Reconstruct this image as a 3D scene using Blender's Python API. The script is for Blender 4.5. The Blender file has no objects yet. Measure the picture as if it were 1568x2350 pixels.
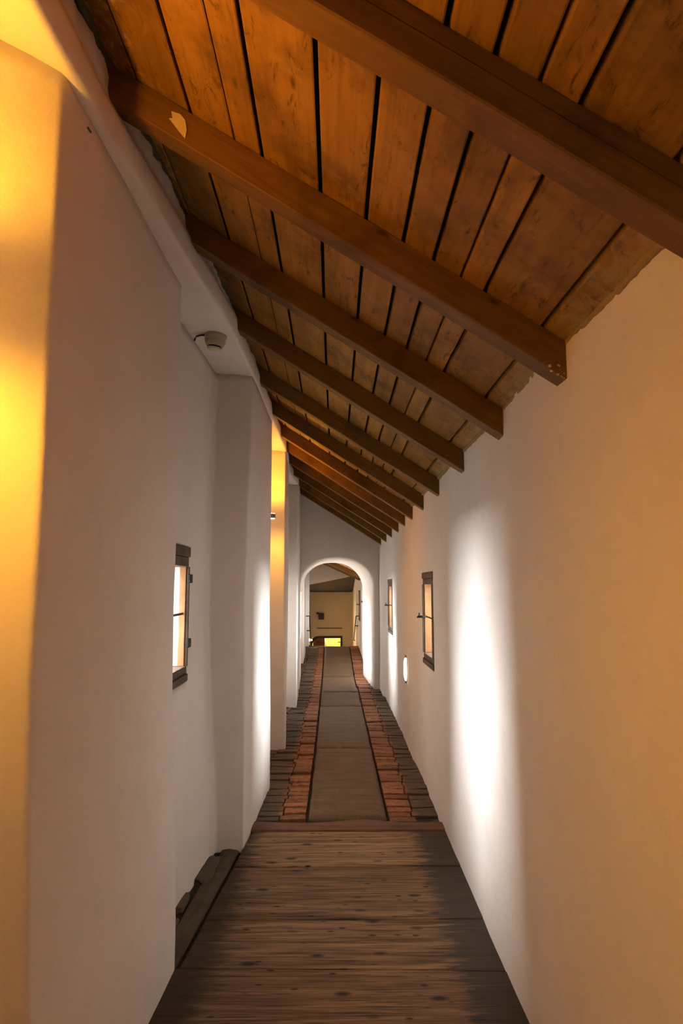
import bpy, bmesh, math, random
from mathutils import Vector, noise
random.seed(7)
scene = bpy.context.scene
col = scene.collection

# ------------------------------------------------------------------ materials
def new_mat(name):
    m = bpy.data.materials.new(name); m.use_nodes = True
    nt = m.node_tree; nt.nodes.clear()
    out = nt.nodes.new('ShaderNodeOutputMaterial')
    b = nt.nodes.new('ShaderNodeBsdfPrincipled')
    nt.links.new(b.outputs[0], out.inputs[0])
    return m, nt, b
class G:
    """small node graph helper"""
    def __init__(s, nt): s.nt = nt; s.pos = None
    def n(s, t, **k):
        x = s.nt.nodes.new(t)
        for a, v in k.items(): setattr(x, a, v)
        return x
    def l(s, a, b): s.nt.links.new(a, b)
    def P(s):
        if s.pos is None: s.pos = s.n('ShaderNodeNewGeometry').outputs['Position']
        return s.pos
    def mapped(s, scale=(1,1,1), rot=(0,0,0), loc=(0,0,0)):
        m = s.n('ShaderNodeMapping'); s.l(s.P(), m.inputs[0])
        m.inputs['Scale'].default_value = scale; m.inputs['Rotation'].default_value = rot
        m.inputs['Location'].default_value = loc
        if any(rot):
            m.inputs['Scale'].default_value = (1, 1, 1); m.inputs['Location'].default_value = (0, 0, 0)
            k = s.n('ShaderNodeMapping'); s.l(m.outputs[0], k.inputs[0])
            k.inputs['Scale'].default_value = scale; k.inputs['Location'].default_value = loc
            return k.outputs[0]
        return m.outputs[0]
    def noise(s, vec, scale=5, detail=4, rough=.55, dist=0):
        t = s.n('ShaderNodeTexNoise'); s.l(vec, t.inputs['Vector'])
        t.inputs['Scale'].default_value = scale; t.inputs['Detail'].default_value = detail
        t.inputs['Roughness'].default_value = rough; t.inputs['Distortion'].default_value = dist
        return t.outputs[0]
    def voro(s, vec, scale=5, feature='F1', rnd=1):
        t = s.n('ShaderNodeTexVoronoi'); t.feature = feature; s.l(vec, t.inputs['Vector'])
        t.inputs['Scale'].default_value = scale; t.inputs['Randomness'].default_value = rnd
        return t.outputs['Distance']
    def ramp(s, f, stops):
        r = s.n('ShaderNodeValToRGB'); s.l(f, r.inputs[0])
        e = r.color_ramp.elements
        while len(e) < len(stops): e.new(.5)
        for i, (p, c) in enumerate(stops):
            e[i].position = p
            if not isinstance(c, (tuple, list)): c = (c, c, c)
            e[i].color = (*c, 1)
        return r.outputs[0]
    def mix(s, f, a, b, mode='MIX'):
        m = s.n('ShaderNodeMix'); m.data_type = 'RGBA'; m.blend_type = mode
        for i, v in ((0, f), (6, a), (7, b)):
            if hasattr(v, 'is_linked'): s.l(v, m.inputs[i])
            elif i == 0: m.inputs[0].default_value = v
            else: m.inputs[i].default_value = (*v, 1) if len(v) == 3 else v
        return m.outputs[2]
    def math(s, op, a, b=0, clamp=False):
        m = s.n('ShaderNodeMath'); m.operation = op; m.use_clamp = clamp
        for i, v in ((0, a), (1, b)):
            if hasattr(v, 'is_linked'): s.l(v, m.inputs[i])
            else: m.inputs[i].default_value = v
        return m.outputs[0]
    def attr(s, name):
        a = s.n('ShaderNodeAttribute'); a.attribute_name = name; return a
    def xyz(s):
        x = s.n('ShaderNodeSeparateXYZ'); s.l(s.P(), x.inputs[0]); return x.outputs
    def bump(s, b, h, strength=.3, dist=.01):
        bp = s.n('ShaderNodeBump'); s.l(h, bp.inputs['Height'])
        bp.inputs['Strength'].default_value = strength; bp.inputs['Distance'].default_value = dist
        s.l(bp.outputs[0], b.inputs['Normal'])

def plaster(name, base=(.83, .775, .73)):
    m, nt, b = new_mat(name); g = G(nt)
    n1 = g.noise(g.mapped(), 1.3, 3)
    n2 = g.noise(g.mapped(), 9, 5, .6)
    c = g.mix(g.ramp(n1, [(.35, 0.), (.7, 1.)]), tuple(v*.93 for v in base), base)
    c = g.mix(g.ramp(n2, [(.30, .16), (.48, 0.)]), c, tuple(v*.72 for v in base))
    g.l(c, b.inputs['Base Color']); b.inputs['Roughness'].default_value = .93
    b.inputs['Specular IOR Level'].default_value = .15
    h = g.math('ADD', g.math('MULTIPLY', g.noise(g.mapped(), 6, 5, .5), 1.), g.math('MULTIPLY', g.noise(g.mapped(), 120, 3), .12))
    g.bump(b, h, .35, .02)
    return m

def wood(name, axis='X', base=(.30, .125, .035), dark=(.10, .035, .010), rough=.72, tint=True, rot=(0,0,0), knots=9, pale=None, seed=0., spec=.3, smear=False):
    """grain runs along axis"""
    m, nt, b = new_mat(name); g = G(nt)
    st = {'X': (.9, 14, 14), 'Y': (14, .9, 14), 'Z': (14, 14, .9)}[axis]
    v = g.mapped(st, rot, (seed, seed*1.7, seed*.3))
    g1 = g.noise(v, 1.2, 7, .62, .6)
    g2 = g.noise(g.mapped(tuple(q*5 for q in st), rot), 1.0, 3, .6)
    blot = g.noise(g.mapped(), 3.2, 6, .65)
    c = g.mix(g.ramp(g1, [(.32, 0.), (.62, 1.)]), tuple(a*.6+d*.4 for a, d in zip(base, dark)), base)
    c = g.mix(g.ramp(g2, [(.30, .35), (.50, 0.)]), c, dark)
    c = g.mix(g.ramp(blot, [(.34, .7), (.50, 0.)]), c, dark)
    if pale: c = g.mix(g.ramp(g.noise(g.mapped((1,1,1),(0,0,0),(3,8,1)), 5, 7, .7), [(.56, 0.), (.70, .55)]), c, pale)
    kv = {'X': (1., 2.6, 2.6), 'Y': (2.6, 1., 2.6), 'Z': (2.6, 2.6, 1.)}[axis]
    kd = g.voro(g.mapped(kv, rot, (1.3+seed, .2, .7)), knots*.36)
    c = g.mix(g.ramp(kd, [(.025, .92), (.05, .5), (.085, 0.)]), c, tuple(d*.5 for d in dark))
    if tint:
        t = g.attr('tint').outputs['Fac']
        c = g.mix(1., c, g.ramp(t, [(0., .8), (1., 1.2)]), 'MULTIPLY')
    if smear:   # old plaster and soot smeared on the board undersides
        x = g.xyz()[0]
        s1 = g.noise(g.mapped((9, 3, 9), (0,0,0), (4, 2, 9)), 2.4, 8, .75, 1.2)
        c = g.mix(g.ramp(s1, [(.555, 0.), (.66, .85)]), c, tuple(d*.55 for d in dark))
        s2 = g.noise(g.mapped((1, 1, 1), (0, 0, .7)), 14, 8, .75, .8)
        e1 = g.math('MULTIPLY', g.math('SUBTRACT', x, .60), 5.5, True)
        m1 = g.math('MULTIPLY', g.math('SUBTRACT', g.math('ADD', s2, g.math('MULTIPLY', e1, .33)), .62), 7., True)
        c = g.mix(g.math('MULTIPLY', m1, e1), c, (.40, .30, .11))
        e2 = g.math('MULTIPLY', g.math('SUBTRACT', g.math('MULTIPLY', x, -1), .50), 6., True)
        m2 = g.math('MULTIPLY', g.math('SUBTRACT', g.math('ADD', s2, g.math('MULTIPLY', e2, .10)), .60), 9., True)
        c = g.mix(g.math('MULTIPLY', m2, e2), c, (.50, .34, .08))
    g.l(c, b.inputs['Base Color']); b.inputs['Roughness'].default_value = rough
    b.inputs['Specular IOR Level'].default_value = spec
    g.bump(b, g.math('ADD', g1, g.math('MULTIPLY', g2, .5)), .35, .006)
    return m

def plain(name, colr, rough=.5, metal=0., emit=0., ecol=None, bumpy=0):
    m, nt, b = new_mat(name); g = G(nt)
    n = g.noise(g.mapped(), 30, 4)
    c = g.mix(n, tuple(v*.8 for v in colr), tuple(min(1, v*1.15) for v in colr))
    g.l(c, b.inputs['Base Color']); b.inputs['Roughness'].default_value = rough; b.inputs['Metallic'].default_value = metal
    if emit:
        b.inputs['Emission Color'].default_value = (*(ecol or colr), 1); b.inputs['Emission Strength'].default_value = emit
    if bumpy: g.bump(b, g.noise(g.mapped(), 18, 5, .65), bumpy, .02)
    return m

def floor_wood():
    m, nt, b = new_mat('floorboard_wood'); g = G(nt)
    x, y, z = g.xyz()
    v = g.mapped((1.1, 17, 10))
    g1 = g.noise(v, 1.3, 8, .65, .8)
    g2 = g.noise(g.mapped((3, 95, 40)), 1., 3, .6)
    c = g.mix(g.ramp(g1, [(.33, 0.), (.66, 1.)]), (.125, .066, .028), (.40, .240, .122))
    c = g.mix(g.ramp(g2, [(.36, .9), (.50, 0.)]), c, (.050, .025, .010))
    # knots, elongated along the boards
    kd = g.voro(g.mapped((2.4, 5.2, 1), (0,0,0), (.4, .15, 0)), 1.75)
    c = g.mix(g.ramp(kd, [(.08, .97), (.13, .6), (.20, 0.)]), c, (.015, .009, .006))
    kd2 = g.voro(g.mapped((4., 9., 1), (0,0,0), (2.4, 1.15, 0)), 1.6)
    c = g.mix(g.ramp(kd2, [(.07, .95), (.15, 0.)]), c, (.018, .010, .006))
    t = g.attr('tint').outputs['Fac']
    c = g.mix(1., c, g.ramp(t, [(0., .75), (1., 1.25)]), 'MULTIPLY')
    # trodden-in dirt along both walls, ragged edge
    n = g.noise(g.mapped((1.6, 9, 1)), 2.2, 6, .7)
    n2 = g.math('MULTIPLY', g.math('SUBTRACT', n, .5), .42)
    r = g.math('ADD', x, n2)
    mr = g.ramp(g.math('MULTIPLY', g.math('SUBTRACT', r, .50), 13., True), [(0., 0.), (1., .9)])
    l_ = g.math('ADD', g.math('MULTIPLY', x, -1), n2)
    ml = g.ramp(g.math('MULTIPLY', g.math('SUBTRACT', l_, .47), 10., True), [(0., 0.), (1., .88)])
    c = g.mix(mr, c, (.034, .026, .020)); c = g.mix(ml, c, (.028, .018, .011))
    g.l(c, b.inputs['Base Color']); b.inputs['Roughness'].default_value = .62
    b.inputs['Specular IOR Level'].default_value = .3
    g.bump(b, g.math('ADD', g1, g.math('MULTIPLY', g2, .6)), .5, .008)
    return m

def brick_mat():
    m, nt, b = new_mat('worn_brick'); g = G(nt)
    x, y, z = g.xyz()
    t = g.attr('tint').outputs['Fac']
    n = g.noise(g.mapped(), 22, 6, .65)
    c = g.mix(t, (.23, .080, .026), (.44, .175, .070))
    c = g.mix(g.ramp(n, [(.34, .75), (.58, 0.)]), c, (.075, .040, .026))
    n2 = g.math('MULTIPLY', g.math('SUBTRACT', g.noise(g.mapped((2, 4, 1)), 2.3, 5, .7), .5), .22)
    xr = g.math('ADD', x, n2)
    mr = g.ramp(g.math('MULTIPLY', g.math('SUBTRACT', xr, .555), 16., True), [(0., 0.), (1., .93)])
    ml = g.ramp(g.math('MULTIPLY', g.math('SUBTRACT', g.math('MULTIPLY', xr, -1.), .36), 16., True), [(0., 0.), (1., .93)])
    grey = g.mix(n, (.030, .019, .011), (.150, .104, .064))
    c = g.mix(mr, c, grey); c = g.mix(ml, c, grey)
    g.l(c, b.inputs['Base Color']); b.inputs['Roughness'].default_value = .75
    g.bump(b, n, .6, .012)
    return m

def stone_mat():
    m, nt, b = new_mat('slab_stone'); g = G(nt)
    n = g.noise(g.mapped((1, 5, 1)), 3, 6, .65); f = g.noise(g.mapped(), 90, 3)
    c = g.mix(g.ramp(n, [(.3, 0.), (.7, 1.)]), (.105, .062, .026), (.215, .136, .064))
    c = g.mix(g.ramp(f, [(.35, .6), (.55, 0.)]), c, (.050, .028, .012))
    g.l(c, b.inputs['Base Color']); b.inputs['Roughness'].default_value = .7
    g.bump(b, g.math('ADD', n, g.math('MULTIPLY', f, .3)), .5, .01)
    return m

def glass_mat():
    m = bpy.data.materials.new('window_glass'); m.use_nodes = True; nt = m.node_tree; nt.nodes.clear()
    o = nt.nodes.new('ShaderNodeOutputMaterial'); mx = nt.nodes.new('ShaderNodeMixShader')
    t = nt.nodes.new('ShaderNodeBsdfTransparent'); gl = nt.nodes.new('ShaderNodeBsdfGlossy')
    gl.inputs['Roughness'].default_value = .05; t.inputs[0].default_value = (.93, .95, .95, 1)
    mx.inputs[0].default_value = .06
    nt.links.new(t.outputs[0], mx.inputs[1]); nt.links.new(gl.outputs[0], mx.inputs[2]); nt.links.new(mx.outputs[0], o.inputs[0])
    return m

SL = math.atan(.64)
M = dict(
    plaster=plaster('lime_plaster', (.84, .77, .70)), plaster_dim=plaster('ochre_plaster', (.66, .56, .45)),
    rafter=wood('rafter_pine', 'X', (.212, .098, .018), (.070, .028, .005), .6, False, (0, -SL, 0), 7, seed=2.),
    board=wood('ceiling_pine', 'Y', (.37, .175, .028), (.12, .050, .008), .62, True, (0,0,0), 7, pale=(.44, .25, .075), smear=True),
    dark=plain('gap_dark', (.012, .009, .007), .9),  # darkness behind the board gaps, put into the deck's colour
    floor=floor_wood(), beam=wood('threshold_wood', 'X', (.20, .085, .042), (.05, .024, .014), .6, False, knots=5),
    brick=brick_mat(), stone=stone_mat(), mortar=plain('dirt_mortar', (.03, .024, .018), .95, bumpy=.8),
    rubble=plain('rubble_stone_grey', (.10, .080, .055), .9, bumpy=1.),
    sill=wood('old_oak', 'Y', (.115, .088, .058), (.03, .022, .014), .8, False, knots=5),
    frame=wood('frame_oak', 'Y', (.15, .105, .075), (.04, .026, .018), .75, False, knots=12),
    jamb=wood('jamb_pine', 'Z', (.50, .27, .12), (.22, .10, .045), .65, False, knots=3),
    iron=plain('black_iron', (.02, .018, .017), .5, .6), glass=glass_mat(),
    plastic=plain('yellowed_plastic', (.42, .36, .25), .45), plastic2=plain('plastic_rim', (.62, .56, .42), .4),
    vent=plain('vent_dark', (.03, .025, .02), .7),
    glow=plain('lamp_glow', (1, .9, .75), .4, 0, 14., (1, .86, .62)), glow_w=plain('lamp_glow_white', (1, .97, .9), .4, 0, 9., (1, .95, .82)),
    lampmetal=plain('lamp_metal', (.35, .30, .24), .4, .7), patch=plain('bare_wood', (.74, .55, .30), .7),
    rough=plain('rough_mortar', (.40, .27, .12), .95, bumpy=1.),
    roughdark=plain('dark_mortar', (.09, .075, .050), .95, bumpy=1.),
    white=plain('pale_ceramic', (.75, .72, .65), .4), doorwood=wood('door_wood', 'Z', (.16, .075, .03), (.05, .02, .01), .5, False, knots=2),
    ochre=plain('ochre_room', (.75, .55, .25), .9),
)

# ------------------------------------------------------------------ mesh helpers
def link(name, bm, mat, parent=None, smooth=False, tint=None):
    me = bpy.data.meshes.new(name); bmesh.ops.recalc_face_normals(bm, faces=bm.faces[:]); bm.to_mesh(me); bm.free()
    for q in (mat if isinstance(mat, (list, tuple)) else [mat]): me.materials.append(q)
    if smooth:
        for p in me.polygons: p.use_smooth = True
    o = bpy.data.objects.new(name, me); col.objects.link(o)
    if parent is not None: o.parent = parent
    return o
def tag(o, label, cat=None, group=None):
    if label: o['label'] = label
    if cat: o['category'] = cat
    if group: o['group'] = group
    return o
def struct(o, label=None):
    o['kind'] = 'structure'
    if label: o['label'] = label
    return o
def empty(name, loc=(0,0,0)):
    o = bpy.data.objects.new(name, None); col.objects.link(o); o.location = loc; o.empty_display_size = .05; return o
def addbox(bm, lo, hi, bevel=0, tint=None, mi=0):
    r = bmesh.ops.create_cube(bm, size=1)
    vs = r['verts']
    for v in vs:
        v.co = Vector([(lo[i]+hi[i])/2 + v.co[i]*(hi[i]-lo[i]) for i in range(3)])
    fs = set(f for v in vs for f in v.link_faces)
    if bevel:
        es = list(set(e for v in vs for e in v.link_edges))
        rr = bmesh.ops.bevel(bm, geom=es, offset=bevel, segments=2, affect='EDGES', profile=.6)
        vs = list(set(v for v in vs if v.is_valid) | set(rr['verts'])); fs = set(f for v in vs for f in v.link_faces)
    for f in fs: f.material_index = mi
    if tint is not None:
        la = bm.verts.layers.float.get('tint') or bm.verts.layers.float.new('tint')
        for v in vs: v[la] = tint
    return vs
def boxobj(name, lo, hi, mat, parent=None, bevel=.003):
    bm = bmesh.new(); addbox(bm, lo, hi, bevel); return link(name, bm, mat, parent)
def tube(bm, pts, r, n=8):
    rings = []
    pts = [Vector(p) for p in pts]
    for i, p in enumerate(pts):
        d = (pts[min(i+1, len(pts)-1)] - pts[max(i-1, 0)]).normalized()
        a = d.cross(Vector((0,0,1)) if abs(d.z) < .9 else Vector((1,0,0))).normalized(); b = d.cross(a)
        rr = r[i] if isinstance(r, (list, tuple)) else r
        rings.append([bm.verts.new(p + (a*math.cos(t)+b*math.sin(t))*rr) for t in [2*math.pi*k/n for k in range(n)]])
    for i in range(len(rings)-1):
        for k in range(n): bm.faces.new((rings[i][k], rings[i][(k+1)%n], rings[i+1][(k+1)%n], rings[i+1][k]))
    bm.faces.new(rings[0]); bm.faces.new(rings[-1][::-1])
def lathe(bm, prof, center, axis='Z', n=32):
    rings = []
    for r, h in prof:
        ring = []
        for k in range(n):
            t = 2*math.pi*k/n
            if axis == 'Z': q = (center[0]+r*math.cos(t), center[1]+r*math.sin(t), center[2]+h)
            else: q = (center[0]+h, center[1]+r*math.cos(t), center[2]+r*math.sin(t))
            ring.append(bm.verts.new(q))
        rings.append(ring)
    for i in range(len(rings)-1):
        for k in range(n): bm.faces.new((rings[i][k], rings[i][(k+1)%n], rings[i+1][(k+1)%n], rings[i+1][k]))
    bm.faces.new(rings[0]); bm.faces.new(rings[-1][::-1])

ZK = [0., 1.5, 3.1]
def key3(p, z):
    """p = (x,y) or [(x,y) at floor, mid, top]"""
    if isinstance(p, tuple): return p
    t = max(0, min(2, z/1.5 if z < 1.5 else 1+(z-1.5)/1.6))
    i = min(1, int(t)); f = t-i; f = f*f*(3-2*f)
    return (p[i][0]*(1-f)+p[i+1][0]*f, p[i][1]*(1-f)+p[i+1][1]*f)
def loft_wall(name, front, back, z0, z1, mat, dz=.07, dl=.08, rad=.018, amp=.010, sharp=()):
    """thick wall: front = plan points of the room face, back = plan points closing the outline"""
    nz = max(2, int((z1-z0)/dz))
    ref = [key3(p, (z0+z1)/2) for p in front]
    nseg = [max(1, int(math.dist(ref[i], ref[i+1])/dl)) for i in range(len(ref)-1)]
    bm = bmesh.new(); rows = []
    for k in range(nz+1):
        z = z0+(z1-z0)*k/nz
        P = [Vector((*key3(p, z), 0)) for p in front]
        pts = [P[0]]
        for i in range(len(P)-1):
            a, b = P[i], P[i+1]; L = (b-a).length or 1e-6; d = (b-a)/L
            r = min(rad, L*.45)
            s = a + d*(r if i > 0 else 0); e = b - d*(r if i < len(P)-2 else 0)
            if i > 0:
                a0 = a - (a-P[i-1]).normalized()*min(rad, (a-P[i-1]).length*.45)
                for t in (.2, .4, .6, .8):
                    pts.append(a0*(1-t)**2 + a*2*t*(1-t) + s*t*t)
            for q in range(nseg[i]+1): pts.append(s + (e-s)*q/nseg[i])
        row = []
        for i, p in enumerate(pts):
            dd = (pts[min(i+1, len(pts)-1)] - pts[max(i-1, 0)]); nn = Vector((dd.y, -dd.x, 0)).normalized()
            w = noise.noise(Vector((p.x*1.1, p.y*1.1, z*.9)))*amp + noise.noise(Vector((p.x*5, p.y*5, z*4+9)))*amp*.22
            q = p + nn*w
            row.append(bm.verts.new((q.x, q.y, z)))
        bk = [bm.verts.new((b[0], b[1], z)) for b in back]
        rows.append(row+bk)
    n = len(rows[0])
    for k in range(nz):
        for i in range(n):
            j = (i+1) % n
            bm.faces.new((rows[k][i], rows[k][j], rows[k+1][j], rows[k+1][i]))
    bm.faces.new(rows[0][::-1]); bm.faces.new(rows[-1])
    o = link(name, bm, mat, None, True)
    return o
def cut(o, boxes):
    """cut openings through a wall, result baked into its mesh"""
    cs = []
    for lo, hi in boxes:
        bm = bmesh.new(); addbox(bm, lo, hi); c = link('cutter', bm, M['plaster']); cs.append(c)
        md = o.modifiers.new('b', 'BOOLEAN'); md.operation = 'DIFFERENCE'; md.object = c; md.solver = 'EXACT'
    dg = bpy.context.evaluated_depsgraph_get()
    me = bpy.data.meshes.new_from_object(o.evaluated_get(dg)); o.modifiers.clear(); old = o.data; o.data = me; me.name = o.name
    bpy.data.meshes.remove(old)
    for c in cs: d = c.data; bpy.data.objects.remove(c); bpy.data.meshes.remove(d)

# ------------------------------------------------------------------ roof geometry
S = .64
def zr(x): return 2.31 + S*(.745-x)     # underside of the rafters
def zb(x): return zr(x) + .122          # underside of the boards
Y0 = -4.2; YA = 10.8

# left wall : piers and recesses
F = [(-.80, Y0), (-.80, .25), (-1.15, .25), [(-1.15, 1.66), (-1.15, 1.60), (-1.15, 1.40)],
     [(-.735, 1.76), (-.737, 1.635), (-.764, 1.70)],
     [(-.690, 3.05), (-.737, 3.05), (-.742, 3.05)],
     [(-.86, 3.08), (-.86, 3.08), (-.86, 3.08)],
     [(-.755, 4.37), (-.832, 4.37), (-.815, 4.37)],
     [(-.572, 4.36), (-.588, 4.37), (-.566, 4.37)],
     [(-.535, 5.65), (-.552, 5.65), (-.548, 5.65)],
     (-.87, 5.68), (-.87, 6.91), [(-.505, 6.91), (-.525, 6.91), (-.525, 6.91)],
     (-.590, 8.30), (-.86, 8.32), (-.86, 9.24), (-.520, 9.24), (-.572, 10.80)]
wl = loft_wall('wall_left', F, [(-1.5, 10.8), (-1.5, Y0)], -.15, 3.105, M['plaster'])
cut(wl, [((-1.7, 3.20, 1.115), (-.6, 3.80, 1.875)), ((-1.7, 2.7, .9), (-1.03, 4.5, 2.6)), ((-1.7, 8.48, 1.05), (-.7, 9.05, 1.80)), ((-1.7, 8.2, .9), (-1.05, 9.4, 2.5)), ((-1.7, -2.2, .9), (-.6, -1.3, 2.1))])
struct(wl)
LX = [(-4.2, -.80), (.4, -.775), (1.5, -.748), (2.0, -.732), (2.4, -.690), (2.86, -.655), (3.16, -.615), (3.6, -.585), (4.3, -.565), (5.65, -.545), (6.9, -.527), (8.3, -.58), (9.3, -.53), (10.8, -.572)]
def lx(y):
    for (a, xa), (b, xb) in zip(LX, LX[1:]):
        if a <= y <= b: return xa+(xb-xa)*(y-a)/(b-a)
    return LX[-1][1]
# lintel above the recesses: face follows the plan, soffit rises slightly inwards, ragged top
bm = bmesh.new(); rows = []
ny = 620
for i in range(ny+1):
    y = Y0 + (YA-Y0)*i/ny; x = lx(y)
    w = lambda s, a: noise.noise(Vector((y*s, a, 3.3)))
    prof = [(-1.5, 3.10), (-1.1, 3.115), (x-.09, 3.095), (x-.012, 3.088+.008*w(2, 1)), (x+.002, 3.090+.008*w(2, 1)), (x+.010+.006*w(3, 2), 3.105),
            (x+.006+.008*w(2.3, 5), 3.19), (x+.000+.008*w(4, 7)+.003*w(30, 3), 3.225), (x-.016+.008*w(6, 8)+.003*w(30, 8), 3.235), (x-.022+.014*w(5, 9)+.010*w(19, 4), 3.30), (x-.024+.018*w(6, 9)+.016*w(24, 2)+.006*w(60, 2), 3.345), (x-.05+.02*w(22, 6), 3.42), (x-.05, 3.6), (-1.5, 3.6)]
    rows.append([bm.verts.new((px, y, pz)) for px, pz in prof])
for i in range(ny):
    for k in range(len(prof)):
        j = (k+1) % len(prof); bm.faces.new((rows[i][k], rows[i][j], rows[i+1][j], rows[i+1][k]))
bm.faces.new(rows[0]); bm.faces.new(rows[-1][::-1])
lint = link('lintel', bm, M['plaster'], wl, True)

struct(boxobj('wall_back_added', (-1.5, -4.4, -.15), (1.4, -4.2, 3.6), M['plaster'], None, 0))  # unseen wall, added to close the rear against light from behind
# right wall
FR = [(.735, 13.0-2.2), (.745, 10.2), (.765, 10.05), (.768, 8.4), (.762, 5.8), (.757, 4.8), (.748, 3.5), (.742, 2.6), (.75, 1.0), (.76, Y0)]
wr = loft_wall('wall_right', FR, [(1.4, Y0), (1.4, 10.8)], -.15, 2.62, M['plaster'], rad=.03)
cut(wr, [((.6, 5.06, 1.005), (1.6, 5.66, 1.765)), ((.95, 4.7, .8), (1.6, 6.3, 2.5)), ((.6, 8.72, 1.005), (1.6, 9.42, 1.745)), ((.95, 8.4, .8), (1.6, 10.1, 2.5)), ((.6, -2.0, .95), (1.6, -1.2, 1.9))])
struct(wr)

# ragged mortar where boards meet the walls
def mortar_line(name, xf, mat, parent, s, r0):
    bm = bmesh.new(); pts = []; rs = []
    y = Y0
    while y < YA:
        x = xf(y) + .004*noise.noise(Vector((y*9, s, 0))); pts.append((x, y, zb(x)+.002+.004*noise.noise(Vector((y*7, s, 4)))))
        rs.append(r0*(1+.35*noise.noise(Vector((y*11, s, 2)))+.55*noise.noise(Vector((y*34, s, 7))))); y += .02
    tube(bm, pts, rs, 7)
    return link(name, bm, mat, parent, True)
mortar_line('mortar_joint', lambda y: .752, M['rough'], wr, 1., .013)
mortar_line('mortar_joint', lambda y: lx(y)-.028, M['roughdark'], wl, 5., .017)  # dark-coloured bead along the left joint

# ceiling boards
seams = [-1.0, -.83, -.665, -.483, -.335, -.241, -.049, .103, .225, .322, .41, .489, .673, .90]
bm = bmesh.new()
la = bm.verts.layers.float.new('tint')
gapw = {-.335: .002, -.665: .0025, .41: .004}
th = .028
nv = Vector((S, 0, 1)).normalized()
for a, b in zip(seams, seams[1:]):
    ga = gapw.get(a, .0065); gb = gapw.get(b, .0065)
    cuts = [Y0, -1.0+random.uniform(-.4, .4), 3.79 if random.random() < .5 else 4.75, YA]
    cuts = [Y0, 4.75 if random.random() < .5 else 3.79, 7.9, YA]
    for y0, y1 in zip(cuts, cuts[1:]):
        t = random.random(); lift = random.uniform(0, .004); n = max(2, int((y1-y0)/.12)); rows = []
        for i in range(n+1):
            y = y0+.002 + (y1-y0-.004)*i/n
            wa = .0025*noise.noise(Vector((y*1.7, a*9, 0))); wb = .0025*noise.noise(Vector((y*1.7, b*9, 0)))
            xa, xb = a+ga+wa, b-gb+wb
            row = []
            for x, up in ((xa, .003), (xa+.004, 0), (xb-.004, 0), (xb, .003), (xb, th), (xa, th)):
                v = bm.verts.new((x, y, zb(x)+up+lift+.0015*noise.noise(Vector((x*6, y*1.3, 2))))); v[la] = t; row.append(v)
            rows.append(row)
        for i in range(n):
            for k in range(6):
                j = (k+1) % 6; bm.faces.new((rows[i][k], rows[i][j], rows[i+1][j], rows[i+1][k]))
        bm.faces.new(rows[0]); bm.faces.new(rows[-1][::-1])
ceil = struct(link('ceiling', bm, M['board']))
bm = bmesh.new()
pr = [(-1.6, zb(-1.6)+.035), (1.5, zb(1.5)+.035), (1.5, zb(1.5)+.16), (-1.6, zb(-1.6)+.16)]
r0 = [bm.verts.new((x, Y0, z)) for x, z in pr]; r1 = [bm.verts.new((x, YA, z)) for x, z in pr]
for k in range(4): bm.faces.new((r0[k], r0[(k+1)%4], r1[(k+1)%4], r1[k]))
bm.faces.new(r0); bm.faces.new(r1[::-1])
link('light_block_deck', bm, M['dark'], ceil)  # unseen dark deck added over the boards to block light

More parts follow.
